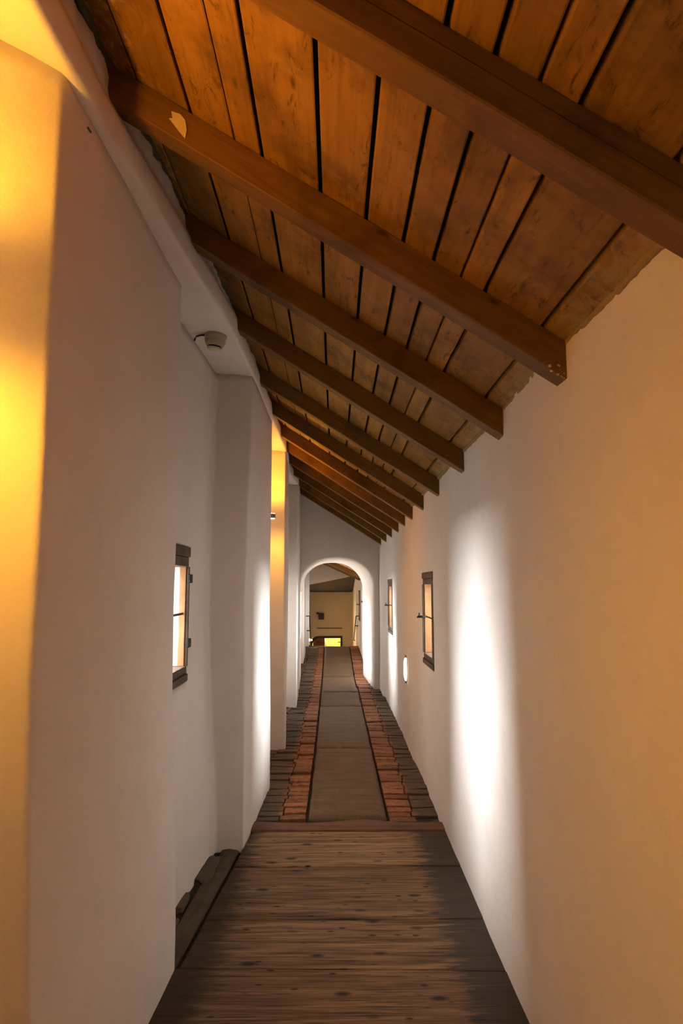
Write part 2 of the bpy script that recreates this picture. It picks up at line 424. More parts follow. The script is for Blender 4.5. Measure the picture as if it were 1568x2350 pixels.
# rafters
RY = [-2.9, -2.1, -1.25, -.45, .35, 1.19, 2.02, 2.82, 3.715, 4.68, 5.52, 6.33, 7.03, 7.83, 8.69, 9.60, 10.44]
RL = ['nearest rafter across the photo top, a long crack in its dark side',
      'second rafter from the front, with a pale bare patch near its left end',
      'third rafter from the front, just before the smoke detector recess',
      'fourth rafter from the front, just beyond the smoke detector',
      'fifth rafter from the front, one bay before the brightly lit rafters',
      'sixth rafter from the front, dark side with an orange lit board strip behind it',
      'seventh rafter from the front, bright orange bottom edge, just before the glowing recess',
      'eighth rafter from the front, its side lit bright orange by the recess lamp',
      'ninth rafter from the front, first dark one beyond the brightly lit rafter',
      'tenth rafter from the front, dark, third from last before the arch wall',
      'eleventh rafter from the front, dark, next to last before the arch wall',
      'last rafter, tight against the wall above the arch']
for i, y in enumerate(RY):
    vis = i >= 5
    if i == 0 or i == 4: pass
    bm = bmesh.new(); n = 40
    x0 = max(-1.0, lx(y)-.06); x1 = .80; D = .092 if y < 3 else .085; Hh = .1215
    sec = [(.004, 0), (D-.004, 0), (D, .004), (D, Hh), (0, Hh), (0, .005)]
    if i == 5: sec = [(.004, 0), (D-.004, 0), (D, .004), (D, Hh), (0, Hh), (0, .0745), (.008, .0735), (.008, .0715), (0, .0705), (0, .005)]
    rows = []
    for k in range(n+1):
        x = x0+(x1-x0)*k/n
        wy = .004*noise.noise(Vector((x*1.6, y*3, 0))); wz = .004*noise.noise(Vector((x*1.9, y*3, 5)))
        row = []
        for q, (dy, dz) in enumerate(sec):
            j = noise.noise(Vector((x*9, y+dy*20, dz*20)))*.0018
            zz = zr(x)+dz+(wz if dz < .1 else 0)
            row.append(bm.verts.new((x, y+dy+wy+j, zz+j)))
        rows.append(row)
    for k in range(n):
        for a in range(len(sec)):
            b = (a+1) % len(sec); bm.faces.new((rows[k][a], rows[k][b], rows[k+1][b], rows[k+1][a]))
    bm.faces.new(rows[0]); bm.faces.new(rows[-1][::-1])
    # every rafter has its own slice of grain, as the material uses world position
    o = link('rafter', bm, M['rafter'])
    if vis: tag(o, RL[i-5], 'rafter', 'roof rafters over the corridor')
    else: tag(o, 'roof rafter above and behind the viewer, out of the photo', 'rafter', 'rafters behind the viewer')
    if i == 6:
        bm = bmesh.new()
        pts = [(-.545, .085), (-.515, .094), (-.498, .083), (-.492, .052), (-.497, .018), (-.520, .032), (-.540, .047), (-.552, .055), (-.541, .062)]
        f = [bm.verts.new((px, y-.0035, zr(px)+dz)) for px, dz in pts]; b = [bm.verts.new((px, y+.004, zr(px)+dz)) for px, dz in pts]
        bm.faces.new(f); bm.faces.new(b[::-1])
        for k in range(len(pts)): bm.faces.new((f[k], f[(k+1)%len(pts)], b[(k+1)%len(pts)], b[k]))
        bq = bmesh.new(); rr = random.Random(3)
        for k in range(26):
            px = .745 - rr.random()**1.5*.07; dz = rr.uniform(-.004, .035); q0 = Vector((px, y+rr.uniform(-.005, .02), zr(px)+dz)); sz = rr.uniform(.002, .006)
            rs = bmesh.ops.create_icosphere(bq, subdivisions=1, radius=sz)
            for v in rs['verts']: v.co = Vector((v.co.x*rr.uniform(.7, 1.6), v.co.y, v.co.z*rr.uniform(.7, 1.4))) + q0
        link('plaster_crumbs', bq, M['patch'], o, True)
        link('bare_patch', bm, M['patch'], o)['label'] = 'pale bare wood patch'

# ------------------------------------------------------------------ floor
bm = bmesh.new(); la = bm.verts.layers.float.new('tint')
def leftedge(y):
    if y < 3.03: return -1.0
    if y < 4.37: return -.672 + (.100)*(y-3.03)/1.34
    return -.572+.045*(y-4.37)/.5
bs = [Y0, -3.7, -3.2, -2.75, -2.2, -1.8, -1.3, -.85, -.4, 0., .45, .85, 1.3, 1.72, 2.16, 2.58, 3.02, 3.47, 4.09, 4.64]
for a, b in zip(bs, bs[1:]):
    t = random.random(); lift = random.uniform(-.003, .003); nx = 60
    if abs(a-3.02) < .01: lift = -.004
    if abs(a-2.58) < .01: lift = .002
    ja = lambda x: a+.004 + (.035*(.7-x)/1.4 if abs(a-3.02) < .01 else 0) + .003*noise.noise(Vector((x*4, a, 0)))
    jb = lambda x: b-.004 + (.035*(.7-x)/1.4 if abs(b-3.02) < .01 else 0) + .003*noise.noise(Vector((x*4, b, 0)))
    rows = []
    xl = leftedge((a+b)/2)
    for k in range(nx+1):
        f = k/nx; row = []
        ym = (a+b)/2
        for yy, z in ((ja, -.006), (ja, 0.), (None, 0.), (jb, 0.), (jb, -.006), (jb, -.04), (ja, -.04)):
            if yy is None: y = ym; dx = 0
            else:
                y = yy(0)
            xe = leftedge(max(y, a+.02) if a < 3.03 < b+.1 else y) if a > 3.0 else -1.0
            x = xe + (.84-xe)*f
            if yy is not None: y = yy(x)
            inset = 0
            if yy is ja and z == 0.: inset = .005
            if yy is jb and z == 0.: inset = -.005
            v = bm.verts.new((x, y+inset, z+lift+.002*noise.noise(Vector((x*2, y*5, 1))))); v[la] = t; row.append(v)
        rows.append(row)
    for k in range(nx):
        for i in range(7):
            j = (i+1) % 7; bm.faces.new((rows[k][i], rows[k][j], rows[k+1][j], rows[k+1][i]))
    bm.faces.new(rows[0]); bm.faces.new(rows[-1][::-1])
fl = struct(link('floor', bm, M['floor']))
def ramp_z(y): return 0. if y < 12.3 else .22*(y-12.3)/3.7
bm = bmesh.new()
for (ya, yb) in ((Y0, 12.3), (12.3, 16.05)):
    v = [bm.verts.new(p) for p in ((-1.4, ya, ramp_z(ya)-.03), (1.35, ya, ramp_z(ya)-.03), (1.35, yb, ramp_z(yb)-.03), (-1.4, yb, ramp_z(yb)-.03))]
    w = [bm.verts.new((q.co.x, q.co.y, -.3)) for q in v]
    bm.faces.new(v); bm.faces.new(w[::-1])
    for k in range(4): bm.faces.new((v[k], v[(k+1)%4], w[(k+1)%4], w[k]))
link('floor_bed', bm, M['mortar'], fl)

# threshold beam
bm = bmesh.new(); rows = []; n = 60
for k in range(n+1):
    x = -.60+1.42*k/n
    yf = 4.835+.025*noise.noise(Vector((x*3, 1, 0)))+.02*math.sin(x*7) ; yn = 4.648+.004*noise.noise(Vector((x*4, 2, 0)))
    zt = .004+.004*noise.noise(Vector((x*3, 5, 0)))
    rows.append([bm.verts.new(p) for p in ((x, yn, zt-.008), (x, yn+.008, zt), (x, (yn+yf)/2, zt+.004), (x, yf-.02, zt), (x, yf, zt-.012), (x, yf, -.05), (x, yn, -.05))])
for k in range(n):
    for i in range(7): j = (i+1) % 7; bm.faces.new((rows[k][i], rows[k][j], rows[k+1][j], rows[k+1][i]))
bm.faces.new(rows[0]); bm.faces.new(rows[-1][::-1])
tag(link('threshold_beam', bm, M['beam'], None, False), 'reddish worn timber threshold between the floorboards and the brick paving', 'threshold')

# brick paving
bm = bmesh.new(); la = bm.verts.layers.float.new('tint')
def brick(x0, x1, y0, y1, z, tilt=0):
    vs = addbox(bm, (x0, y0, z-.05), (x1, y1, z), .007, random.random())
    for v in vs:
        v.co.z += ramp_z(v.co.y) + (v.co.x-(x0+x1)/2)*tilt + .003*noise.noise(v.co*14)
        v.co.y += .010*noise.noise(Vector((v.co.x*2.5, v.co.y*1.5, 7)))
def cx0(y): return -.182 - .02*max(0, (y-7)/4)
def cx1(y): return .374 if y < 11 else .374-.02
for side in (-1, 1):
    y = 4.865
    while y < 15.95:
        d = random.uniform(.082, .108) if side < 0 else random.uniform(.085, .115)
        if side < 0: xs = [cx0(y)-.018-random.uniform(0, .006), -.375+random.uniform(-.02, .02), -.60+random.uniform(-.03, .03), -.86, -.99]
        else: xs = [cx1(y)+.014+random.uniform(0, .006), .585+random.uniform(-.02, .02), .80, 1.0]
        for a, b in zip(xs, xs[1:]):
            lo, hi = min(a, b), max(a, b)
            hgt = random.uniform(-.010, .004)
            if side > 0 and y < 5.1: hgt -= random.uniform(0, .02)
            if random.random() < .12 and lo > -.9: hgt -= .012
            brick(lo+.004, hi-.004, y+.003, y+d-.004, hgt, random.uniform(-.04, .04))
        y += d
link('brick_paving', bm, M['brick'], fl)

# centre slabs
sl = [(4.872, 6.905, 'nearest long grey-brown stone slab of the centre path, beside the threshold beam'),
      (6.93, 9.28, 'second stone slab of the centre path, with a short dark slot in its near edge'),
      (9.30, 10.50, 'third, darker short stone slab of the centre path, before the arch'),
      (10.52, 12.28, 'pale daylit stone slab lying in the arch passage'),
      (12.30, 14.3, 'shadowed stone slab rising just beyond the arch'),
      (14.32, 15.97, 'farthest stone slab at the crest of the path beyond the arch')]
for q, (a, b, lab) in enumerate(sl):
    bm = bmesh.new(); nx, ny = 22, max(10, int((b-a)/.08)); top = []
    lift = random.uniform(-.002, .002) + (.004 if q == 0 else 0)
    for i in range(ny+1):
        row = []
        for k in range(nx+1):
            f = k/nx; y = a+(b-a)*i/ny
            x = cx0(y)+(cx1(y)-cx0(y))*f
            ex = min(f, 1-f)*nx; ey = min(i, ny-i)
            x += (.006*noise.noise(Vector((y*3, f, 3))))*(1 if ex < 1 else .3)
            if i in (0, ny): y += .012*noise.noise(Vector((x*6, a, i))) + (.0 if i else -.008*math.cos((f-.5)*math.pi))
            z = lift+.004+.005*noise.noise(Vector((x*4, y*2.2, q)))+.003*noise.noise(Vector((x*14, y*12, q)))
            if ex < 1 or ey < 1: z -= .010
            if q == 1 and abs(x-.06) < .03 and i < 3: z -= .02
            row.append(bm.verts.new((x, y, z+ramp_z(y))))
        top.append(row)
    for i in range(ny):
        for k in range(nx): bm.faces.new((top[i][k], top[i][k+1], top[i+1][k+1], top[i+1][k]))
    be = [e for e in bm.edges if e.is_boundary]
    r = bmesh.ops.extrude_edge_only(bm, edges=be)
    vs = [g for g in r['geom'] if isinstance(g, bmesh.types.BMVert)]
    for v in vs: v.co.z -= .04
    bmesh.ops.holes_fill(bm, edges=[e for e in bm.edges if e.is_boundary])
    tag(link('paving_slab', bm, M['stone'], None, True), lab, 'paving slab', 'stone slabs of the centre path')

# old timber and rubble in the recess beside the boards
bm = bmesh.new(); n = 30; rows = []
for k in range(n+1):
    y = 2.98+1.42*k/n; xr = leftedge(max(y, 3.031))-.030+.004*noise.noise(Vector((y*4, 0, 0))); xl = xr-.115+.02*noise.noise(Vector((y*3, 6, 0)))
    z = -.012+.006*noise.noise(Vector((y*3, 8, 0)))
    rows.append([bm.verts.new(p) for p in ((xr, y, z-.01), (xr-.01, y, z), ((xl+xr)/2, y, z+.006), (xl+.01, y, z), (xl, y, z-.012), (xl, y, -.06), (xr, y, -.06))])
for k in range(n):
    for i in range(7): j = (i+1) % 7; bm.faces.new((rows[k][i], rows[k][j], rows[k+1][j], rows[k+1][i]))
bm.faces.new(rows[0]); bm.faces.new(rows[-1][::-1])
tag(link('old_timber', bm, M['sill'], None, False), 'weathered dark timber lying along the floorboard ends in the left recess', 'timber')
def stone(c, s, lab):
    bm = bmesh.new(); bmesh.ops.create_icosphere(bm, subdivisions=4, radius=1)
    for v in bm.verts:
        p = v.co.copy(); m = max(abs(p.x), abs(p.y), abs(p.z)); p = p.lerp(p/m, .55)
        p *= 1+.16*noise.noise(p*1.7+Vector(c)*5)+.05*noise.noise(p*6+Vector(c))
        v.co = Vector((p.x*s[0], p.y*s[1], p.z*s[2]))+Vector(c)
    tag(link('rubble_stone', bm, M['rubble'], None, True), lab, 'stone', 'rubble stones in the left recess')
# thin crack in the recess soffit and small chips in the plaster
for nm, pts, rad in (('crack', [(-.815, 1.41, 3.106), (-.80, 1.46, 3.107), (-.803, 1.50, 3.107), (-.79, 1.54, 3.106)], .0016), ('chip', [(-.757, 1.865, 3.045), (-.756, 1.885, 3.045)], .0035),):
    bm = bmesh.new(); tube(bm, pts, rad, 6); link(nm, bm, M['roughdark'], wl, True)
stone((-.810, 3.40, -.020), (.032, .13, .020), 'nearest small elongated rubble stone against the left recess wall')
stone((-.808, 3.68, -.018), (.030, .10, .020), 'middle small rubble stone against the left recess wall')
stone((-.745, 4.08, -.020), (.055, .19, .022), 'largest flat rubble stone at the far end of the left recess')

# ------------------------------------------------------------------ windows
def make_window(name, side, xw, ya, yb, za, zc, head, sill, out, label, hinge=True):
    """side -1 left, +1 right; xw = wall face"""
    s = side; w = empty(name, (xw, (ya+yb)/2, za)); struct(w, label)
    ox, oy, oz = w.location
    def B(nm, x0, x1, y0, y1, z0, z1, mat, par=w, bev=.004):
        lo = (min(x0, x1)*1., y0, z0); hi = (max(x0, x1), y1, z1)
        base = Vector(w.location)
        bm = bmesh.new(); addbox(bm, lo, hi, bev)
        for v in bm.verts: v.co -= base
        return link(nm, bm, mat, par)
    X = lambda d: xw + s*d      # d = depth into the wall
    e = .002
    B('window_frame', X(-.006), X(.10), ya+e, yb-e, zc-head*.52, zc-e, M['frame'])
    B('window_frame', X(.004), X(.14), ya+e, yb-e, zc-head, zc-head*.52-.002, M['frame'])
    B('window_frame', X(.004), X(.13), ya+e, yb-e, za+sill*.5+.002, za+sill, M['frame'])
    B('window_frame', X(-.006), X(.10), ya+e, yb-e, za+e, za+sill*.5, M['frame'])
    fy = .035
    D = .185; jd = .048 if s < 0 else .10
    B('window_frame', X(-.004), X(.012), yb-.022, yb-e, za+sill, zc-head, M['frame'])
    B('window_frame', X(-.004), X(.05), ya+e, ya+fy+.035, za+sill, zc-head, M['frame'])
    B('jamb', X(.013), X(jd), yb-.03, yb-e, za+sill, zc-head, M['jamb'])
    B('jamb', X(jd+.001), X(D), yb-.024, yb-e, za+sill, zc-head, M['plaster'] if s < 0 else M['jamb'])
    B('jamb', X(.052), X(D), ya+e, ya+.03, za+sill, zc-head, M['jamb'])
    B('sill_board', X(.135), X(D), ya+.03, yb-.03, za+e, za+sill-.005, M['plaster'])
    B('head_board', X(.145), X(D), ya+.03, yb-.03, zc-head+.005, zc-e, M['jamb'])
    cz0, cz1 = za+sill, zc-head; cy0, cy1 = ya+.032, yb-.032
    c = B('casement', X(.15), X(.175), cy0, cy0+.025, cz0, cz1, M['jamb'])
    B('rail', X(.15), X(.175), cy0+.026, cy1-.026, cz0, cz0+.025, M['jamb'], c); B('rail', X(.15), X(.175), cy0+.026, cy1-.026, cz1-.025, cz1, M['jamb'], c)
    B('stile', X(.15), X(.175), cy1-.025, cy1, cz0, cz1, M['jamb'], c)
    B('pane', X(.160), X(.164), cy0+.025, cy1-.025, cz0+.025, cz1-.025, M['glass'], c, 0)
    zm = (cz0+cz1)/2+.01
    bm = bmesh.new(); base = Vector(w.location)
    tube(bm, [Vector((X(.03), ya+fy+.03, zm))-base, Vector((X(.03), yb-.02, zm+.004))-base], .007)
    link('iron_rod', bm, M['iron'], w, True)
    for zz in (.28, .76) if hinge else (.30, .72):
        z = za+(zc-za)*zz
        yh = yb-.02 if s < 0 else ya+.02
        if hinge: B('hinge', X(-.014), X(.004), yh-.012, yh+.05, z-.025, z+.025, M['iron'])
    if s > 0:
        bm = bmesh.new()
        tube(bm, [Vector(p)-base for p in ((X(.02), yb-.03, zm), (X(-.03), yb-.02, zm+.004), (X(-.042), yb-.012, zm+.002), (X(-.052), yb-.008, zm-.004))], [.010, .010, .009, .004])
        tube(bm, [Vector(p)-base for p in ((X(-.035), yb-.02, zm-.005), (X(-.032), yb-.02, zm+.035))], [.008, .006])
        link('latch', bm, M['iron'], w, True)
    return w
make_window('window_1', -1, -.838, 3.20, 3.80, 1.115, 1.875, .115, .085, 0, 'narrow timber-framed window in the left recess, glaring with daylight')
make_window('window_2', 1, .757, 5.06, 5.66, 1.005, 1.765, .10, .085, 0, 'nearer narrow timber-framed window on the right wall, with an iron latch', False)
make_window('window_3', 1, .766, 8.72, 9.42, 1.005, 1.745, .10, .085, 0, 'farther narrow timber-framed window on the right wall, just before the arch', False)
make_window('window_4', -1, -.862, 8.48, 9.05, 1.05, 1.80, .10, .085, 0, 'window hidden in the last left recess')
make_window('window_5_fill', -1, -.802, -2.2, -1.3, .9, 2.1, .10, .085, 0, 'unseen left window added behind the viewer for fill light')  # added out of view to bring in fill light
make_window('window_6_fill', 1, .76, -2.0, -1.2, .95, 1.9, .10, .085, 0, 'unseen right window added behind the viewer for fill light', False)  # its right-hand counterpart, also added for fill

# ------------------------------------------------------------------ arch wall
def sup(t, c, hw, spring, rise, p=2.0):
    ct, st = math.cos(t), math.sin(t)
    return (c + hw*math.copysign(abs(ct)**(2/p), ct), spring+rise*abs(st)**(2/p))
def contour(y, xl, xr, spring, rise, zf=-.06, n=36, p=2.15):
    c = (xl+xr)/2; hw = (xr-xl)/2; pts = []
    for k in range(10): pts.append((xl+.004*noise.noise(Vector((y, k*.4, 0))), y, zf+(spring-zf)*k/10))
    for k in range(n+1):
        a = math.pi*(1-k/n); x, z = sup(a, c, hw, spring, rise, p); pts.append((x, y, z))
    for k in range(10): pts.append((xr, y, spring-(spring-zf)*(k+1)/10))
    return pts
bm = bmesh.new()
yn, yf = 10.80, 12.45
ctrs = []
def lerpc(a, b, t): return [tuple(a[i][j]*(1-t)+b[i][j]*t for j in range(3)) for i in range(len(a))]
A = contour(yn, -.568, .637, 1.62, .487); Bc = contour(yf, -.625, .536, 1.55, .54)
rA = []
seq = [(0., .030), (.008, .012), (.022, .003)] + [(t, 0.) for t in (.1, .25, .4, .55, .7, .85, 1.)]
for t, grow in seq:
    r = lerpc(A, Bc, t)
    if grow: # round the arris outwards
        cx = .033; r = [(x+(math.copysign(1, x-cx))*grow*(1 if z < 1.62 else abs(x-cx)/.6), y, z+(grow*max(0, (z-1.62)/.487) if z > 1.62 else 0)) for x, y, z in r]
    rA.append([bm.verts.new((x+.006*noise.noise(Vector((x*2, y*2, z*2))), y, z+(.004*noise.noise(Vector((x*3, y*3, z*2+4))) if z > .1 else 0))) for x, y, z in r])
def outer(p, y):
    x, _, z = p
    if z < 1.6: return ((-1.45 if x < 0 else 1.38), y, z)
    a = (x+1.0)/2.0
    return None
m = len(A)
def outers(C, y):
    o = []
    for i, (x, _, z) in enumerate(C):
        if i < 10: o.append((-1.45, y, z))
        elif i >= m-10: o.append((1.38, y, z))
        else:
            f = (i-10)/(m-21); o.append((-1.45+2.83*f, y, 3.75-(.0)*f))
    return o
oA = [bm.verts.new(p) for p in outers(A, yn)]; oB = [bm.verts.new(p) for p in outers(Bc, yf)]
for a in range(len(rA)-1):
    for i in range(m-1): bm.faces.new((rA[a][i], rA[a][i+1], rA[a+1][i+1], rA[a+1][i]))
for i in range(m-1):
    bm.faces.new((oA[i], oA[i+1], rA[0][i+1], rA[0][i])); bm.faces.new((rA[-1][i], rA[-1][i+1], oB[i+1], oB[i]))
    bm.faces.new((oA[i], oB[i], oB[i+1], oA[i+1]))
for q in (0, m-1):
    bm.faces.new([oA[q]]+[r[q] for r in rA]+[oB[q]])
for f in bm.faces:
    f.smooth = True
for f in bm.faces:
    if all(v in oA or v in rA[0] for v in f.verts): f.smooth = False
aw = link('wall_arch', bm, M['plaster'])
cut(aw, [((-1.6, 11.35, .75), (-.4, 12.15, 1.55))]); struct(aw)

# ------------------------------------------------------------------ beyond the arch
fw = loft_wall('wall_left', [(-.74, 12.45), (-.76, 13.7), (-.640, 13.72), (-.655, 15.0), (-.73, 15.02), (-.745, 15.9), (-.615, 15.92), (-.64, 16.8), (-.74, 17.2), (-.735, 20.0)],
               [(-1.3, 20.), (-1.3, 12.45)], -1.9, 2.9, M['plaster'], rad=.02, amp=.006, dz=.15)
cut(fw, [((-1.5, 12.75, .95), (-.6, 13.35, 1.75)), ((-1.5, 17.2, -.4), (-.6, 18.6, .95))]); struct(fw)
fr = loft_wall('wall_right', [(.54, 20.), (.53, 16.2), (.575, 16.15), (.60, 14.6), (.60, 12.45)], [(1.2, 12.45), (1.2, 20.)], -1.9, 2.9, M['plaster'], rad=.02, amp=.006, dz=.15)
cut(fr, [((.4, 13.05, 1.0), (1.4, 13.75, 1.63)), ((.4, 15.2, .85), (1.4, 15.9, 1.55))]); struct(fr)
make_window('window_7', 1, .60, 13.05, 13.75, 1.0, 1.63, .08, .07, 0, 'dark-framed window on the right wall just beyond the arch', False)
make_window('window_8', 1, .58, 15.2, 15.9, .85, 1.55, .08, .07, 0, 'farthest window on the right wall beyond the arch', False)
def z2(x): return 1.86+.45*(.60-x)
bm = bmesh.new(); la = bm.verts.layers.float.new('tint')
xs = [-1.3+.19*k for k in range(14)]
for a, b in zip(xs, xs[1:]):
    vs = addbox(bm, (a+.003, 12.45, 0), (b-.003, 16.1, .03), 0, random.random())
    for v in vs: v.co.z += z2(v.co.x)
struct(link('ceiling', bm, M['board'], None))
for y, lab in ((13.2, 'first rafter beyond the arch, glimpsed at the top right of the arch'), (14.3, 'second rafter beyond the arch'), (15.4, 'third rafter beyond the arch')):
    bm = bmesh.new(); vs = addbox(bm, (-1.2, y, -.09), (1.0, y+.09, -.001), .004)
    for v in vs: v.co.z += z2(v.co.x)
    tag(link('rafter', bm, M['rafter']), lab, 'rafter', 'rafters beyond the arch')
# hanging plaster gable
bm = bmesh.new()
pf = [(-1.0, 1.64), (-.62, 1.685), (-.2, 1.765), (.2, 1.845), (.55, 1.92), (.9, 2.0), (.9, 3.), (-1.0, 3.)]
a = [bm.verts.new((x, 16.0, z)) for x, z in pf]; b = [bm.verts.new((x, 16.25, z)) for x, z in pf]
bm.faces.new(a); bm.faces.new(b[::-1])
for k in range(8): bm.faces.new((a[k], a[(k+1)%8], b[(k+1)%8], b[k]))
struct(link('wall_gable', bm, M['plaster_dim']))
# sloping ceiling above the stair, its dimness put into the dark board colour
bm = bmesh.new(); la = bm.verts.layers.float.new('tint')
top = [(-1.0, 16.2, 1.64), (.9, 16.2, 2.0), (.9, 20.2, 1.46), (-1.0, 20.2, 1.46)]
a = [bm.verts.new(p) for p in top]; b = [bm.verts.new((x, y, z+.1)) for x, y, z in top]
bm.faces.new(a); bm.faces.new(b[::-1])
for k in range(4): bm.faces.new((a[k], a[(k+1)%4], b[(k+1)%4], b[k]))
struct(link('ceiling', bm, wood('dim_stair_boards', 'Y', (.055, .04, .026), (.02, .014, .009), .8, False)))
# ramp of steps going down
bm = bmesh.new(); ns = 11
prof = [(16.05, .185)]
for k in range(ns):
    y = 16.05+.36*k; z = .185-.165*(k+1); prof += [(y+.02, z), (y+.36, z)]
prof += [(20.6, prof[-1][1]), (20.6, -2.1), (16.05, -2.1)]
a = [bm.verts.new((-1.0, y, z)) for y, z in prof]; b = [bm.verts.new((.9, y, z)) for y, z in prof]
bm.faces.new(a); bm.faces.new(b[::-1])
for k in range(len(prof)): j = (k+1) % len(prof); bm.faces.new((a[k], a[j], b[j], b[k]))
struct(link('floor', bm, M['stone']), 'steps going down beyond the crest of the path')
# end wall with its doorway
we = boxobj('wall_end', (-1.0, 20.0, -2.1), (.9, 20.25, 1.50), M['plaster_dim'], None, 0)
cut(we, [((-.67, 19.8, -1.7), (.185, 20.5, .115))]); struct(we)
d = empty('door_1', (-.24, 20.0, -1.63)); struct(d, 'dark-framed doorway low in the end wall, opening into a yellow lit room')
def DB(nm, lo, hi, mat, par=d, bev=.004):
    bm = bmesh.new(); addbox(bm, lo, hi, bev)
    for v in bm.verts: v.co -= Vector(d.location)
    return link(nm, bm, mat, par)
bm = bmesh.new()
out = [(-.72, -1.6), (-.72, -.03), (-.68, .07), (-.60, .13), (-.50, .155), (.235, .160), (.235, -1.6)]
inn = [(-.665, -1.6), (-.665, -.08), (-.63, .01), (-.56, .065), (-.48, .090), (.180, .095), (.180, -1.6)]
R = []
for y in (19.965, 20.05):
    R.append(([bm.verts.new((x, y, z)) for x, z in out], [bm.verts.new((x, y, z)) for x, z in inn]))
for k in range(6):
    bm.faces.new((R[0][0][k], R[0][0][k+1], R[0][1][k+1], R[0][1][k])); bm.faces.new((R[1][0][k], R[1][0][k+1], R[1][1][k+1], R[1][1][k]))
    bm.faces.new((R[0][0][k], R[0][0][k+1], R[1][0][k+1], R[1][0][k])); bm.faces.new((R[0][1][k], R[0][1][k+1], R[1][1][k+1], R[1][1][k]))
for q in (0, 6): bm.faces.new((R[0][0][q], R[0][1][q], R[1][1][q], R[1][0][q]))
for v in bm.verts: v.co -= Vector(d.location)
link('door_frame', bm, M['iron'], d)
leaf = DB('door_leaf', (-.655, 20.3, -1.6), (-.30, 20.34, .085), M['doorwood'])
DB('door_handle', (.135, 20.2, -.06), (.175, 20.215, -.045), M['iron'], leaf)
DB('bolt', (.09, 20.16, -.045), (.178, 20.18, -.03), M['iron'])
# room behind the doorway
bm = bmesh.new()
addbox(bm, (-1.2, 21.6, -2.), (.9, 21.7, .9)); addbox(bm, (-1.3, 20.26, -2.), (-1.2, 21.6, .9)); addbox(bm, (.9, 20.26, -2.), (1., 21.6, .9)); addbox(bm, (-1.3, 20.26, .9), (1., 21.7, 1.))
struct(link('wall_back_room', bm, M['ochre']))
bm = bmesh.new(); lathe(bm, [(.03, -1.3), (.03, -.9), (.10, -.5), (.135, -.22), (.125, -.10), (.08, -.03), (.02, 0)], (-.335, 20.9, .02))
tag(link('pale_vessel', bm, M['white'], None, True), 'pale rounded object seen low inside the lit far doorway', 'object')
# box and ledge on the end wall
bx = empty('wall_box', (-.42, 19.98, .76)); tag(bx, 'small dark box with bracket fixed on the far end wall', 'box')
bm = bmesh.new(); addbox(bm, (-.06, -.12, -.11), (.10, 0., .075), .008); link('housing', bm, M['iron'], bx)
bm = bmesh.new(); addbox(bm, (-.12, -.10, .045), (-.058, .0, .10), .004); link('bracket', bm, M['iron'], bx)
tag(boxobj('wall_ledge', (-.53, 19.95, .377), (.24, 20.0, .397), M['sill'], None, .002), 'thin dark wooden strip across the far end wall above the doorway', 'ledge')
# handrails
def rail(pts, wallx, lab, n='handrail'):
    h = empty(n, pts[0]); tag(h, lab, 'handrail')
    base = Vector(pts[0])
    bm = bmesh.new(); tube(bm, [Vector(p)-base for p in pts], .011); link('rail', bm, M['iron'], h, True)
    for p in pts:
        bm = bmesh.new(); tube(bm, [Vector(p)-base, Vector((wallx, p[1], p[2]))-base], .010); link('bracket', bm, M['iron'], h, True)
rail([(.50, 15.3, .96), (.50, 16.1, .69), (.50, 17.1, .26)], .60, 'thin black handrail on three brackets along the far right wall')
rail([(-.575, 15.3, .96), (-.575, 15.75, .60), (-.575, 16.3, .20)], -.66, 'thin black handrail on brackets along the far left wall')
# warm lamp in the stairwell
lm = empty('wall_lamp', (-.62, 17.0, .28)); tag(lm, 'small glowing lamp beside the far doorway, low on the left', 'lamp')
bm = bmesh.new(); lathe(bm, [(.012, .028), (.035, .022), (.050, .008), (.052, 0), (.045, -.015), (.02, -.028)], (0, 0, 0)); link('lamp_shade', bm, M['glow'], lm, True)
bm = bmesh.new(); tube(bm, [(0, 0, .02), (-.06, 0, .05), (-.12, 0, .05)], .006); link('arm', bm, M['iron'], lm)
# warm-lit side opening with bars on the left of the stair
w9 = empty('window_9', (-.74, 17.9, -.4)); struct(w9, 'warm lit barred opening at the left of the stair')
def WB(nm, lo, hi, mat):
    bm = bmesh.new(); addbox(bm, lo, hi, .002)
    for v in bm.verts: v.co -= Vector(w9.location)
    return link(nm, bm, mat, w9)
WB('pane', (-.85, 17.2, -.4), (-.84, 18.6, .95), plain('amber_pane', (.9, .6, .2), .5, 0, 1.1, (1, .62, .17)))
for z in (.80, .42, .18): WB('bar', (-.76, 17.2, z), (-.73, 18.6, z+.025), M['iron'])
WB('post', (-.76, 18.56, -.4), (-.72, 18.6, .95), M['iron'])

# ------------------------------------------------------------------ fittings
# smoke detector hanging from the recess soffit
sd = empty('smoke_detector', (-.690, 3.66, 3.10)); sd.rotation_euler = (math.radians(4), math.radians(6), 0)
tag(sd, 'yellowed round smoke detector hanging under the lintel of the left recess', 'smoke detector')
bm = bmesh.new(); lathe(bm, [(.062, .004), (.064, -.002), (.064, -.012), (.060, -.030)], (0, 0, 0)); link('base', bm, M['plastic'], sd, True)
bm = bmesh.new(); lathe(bm, [(.0595, -.031), (.060, -.034), (.058, -.050), (.052, -.062), (.046, -.070)], (0, 0, 0)); link('body', bm, M['plastic'], sd, True)
bm = bmesh.new(); lathe(bm, [(.0585, -.0295), (.0625, -.0300), (.0625, -.0330), (.0590, -.0335)], (0, 0, 0)); link('rim', bm, M['plastic2'], sd, True)
bm = bmesh.new(); lathe(bm, [(.040, -.070), (.041, -.078)], (0, 0, 0)); link('vent', bm, M['vent'], sd, True)
bm = bmesh.new(); lathe(bm, [(.044, -.078), (.040, -.088), (.022, -.092)], (0, 0, 0)); link('cap', bm, M['plastic2'], sd, True)
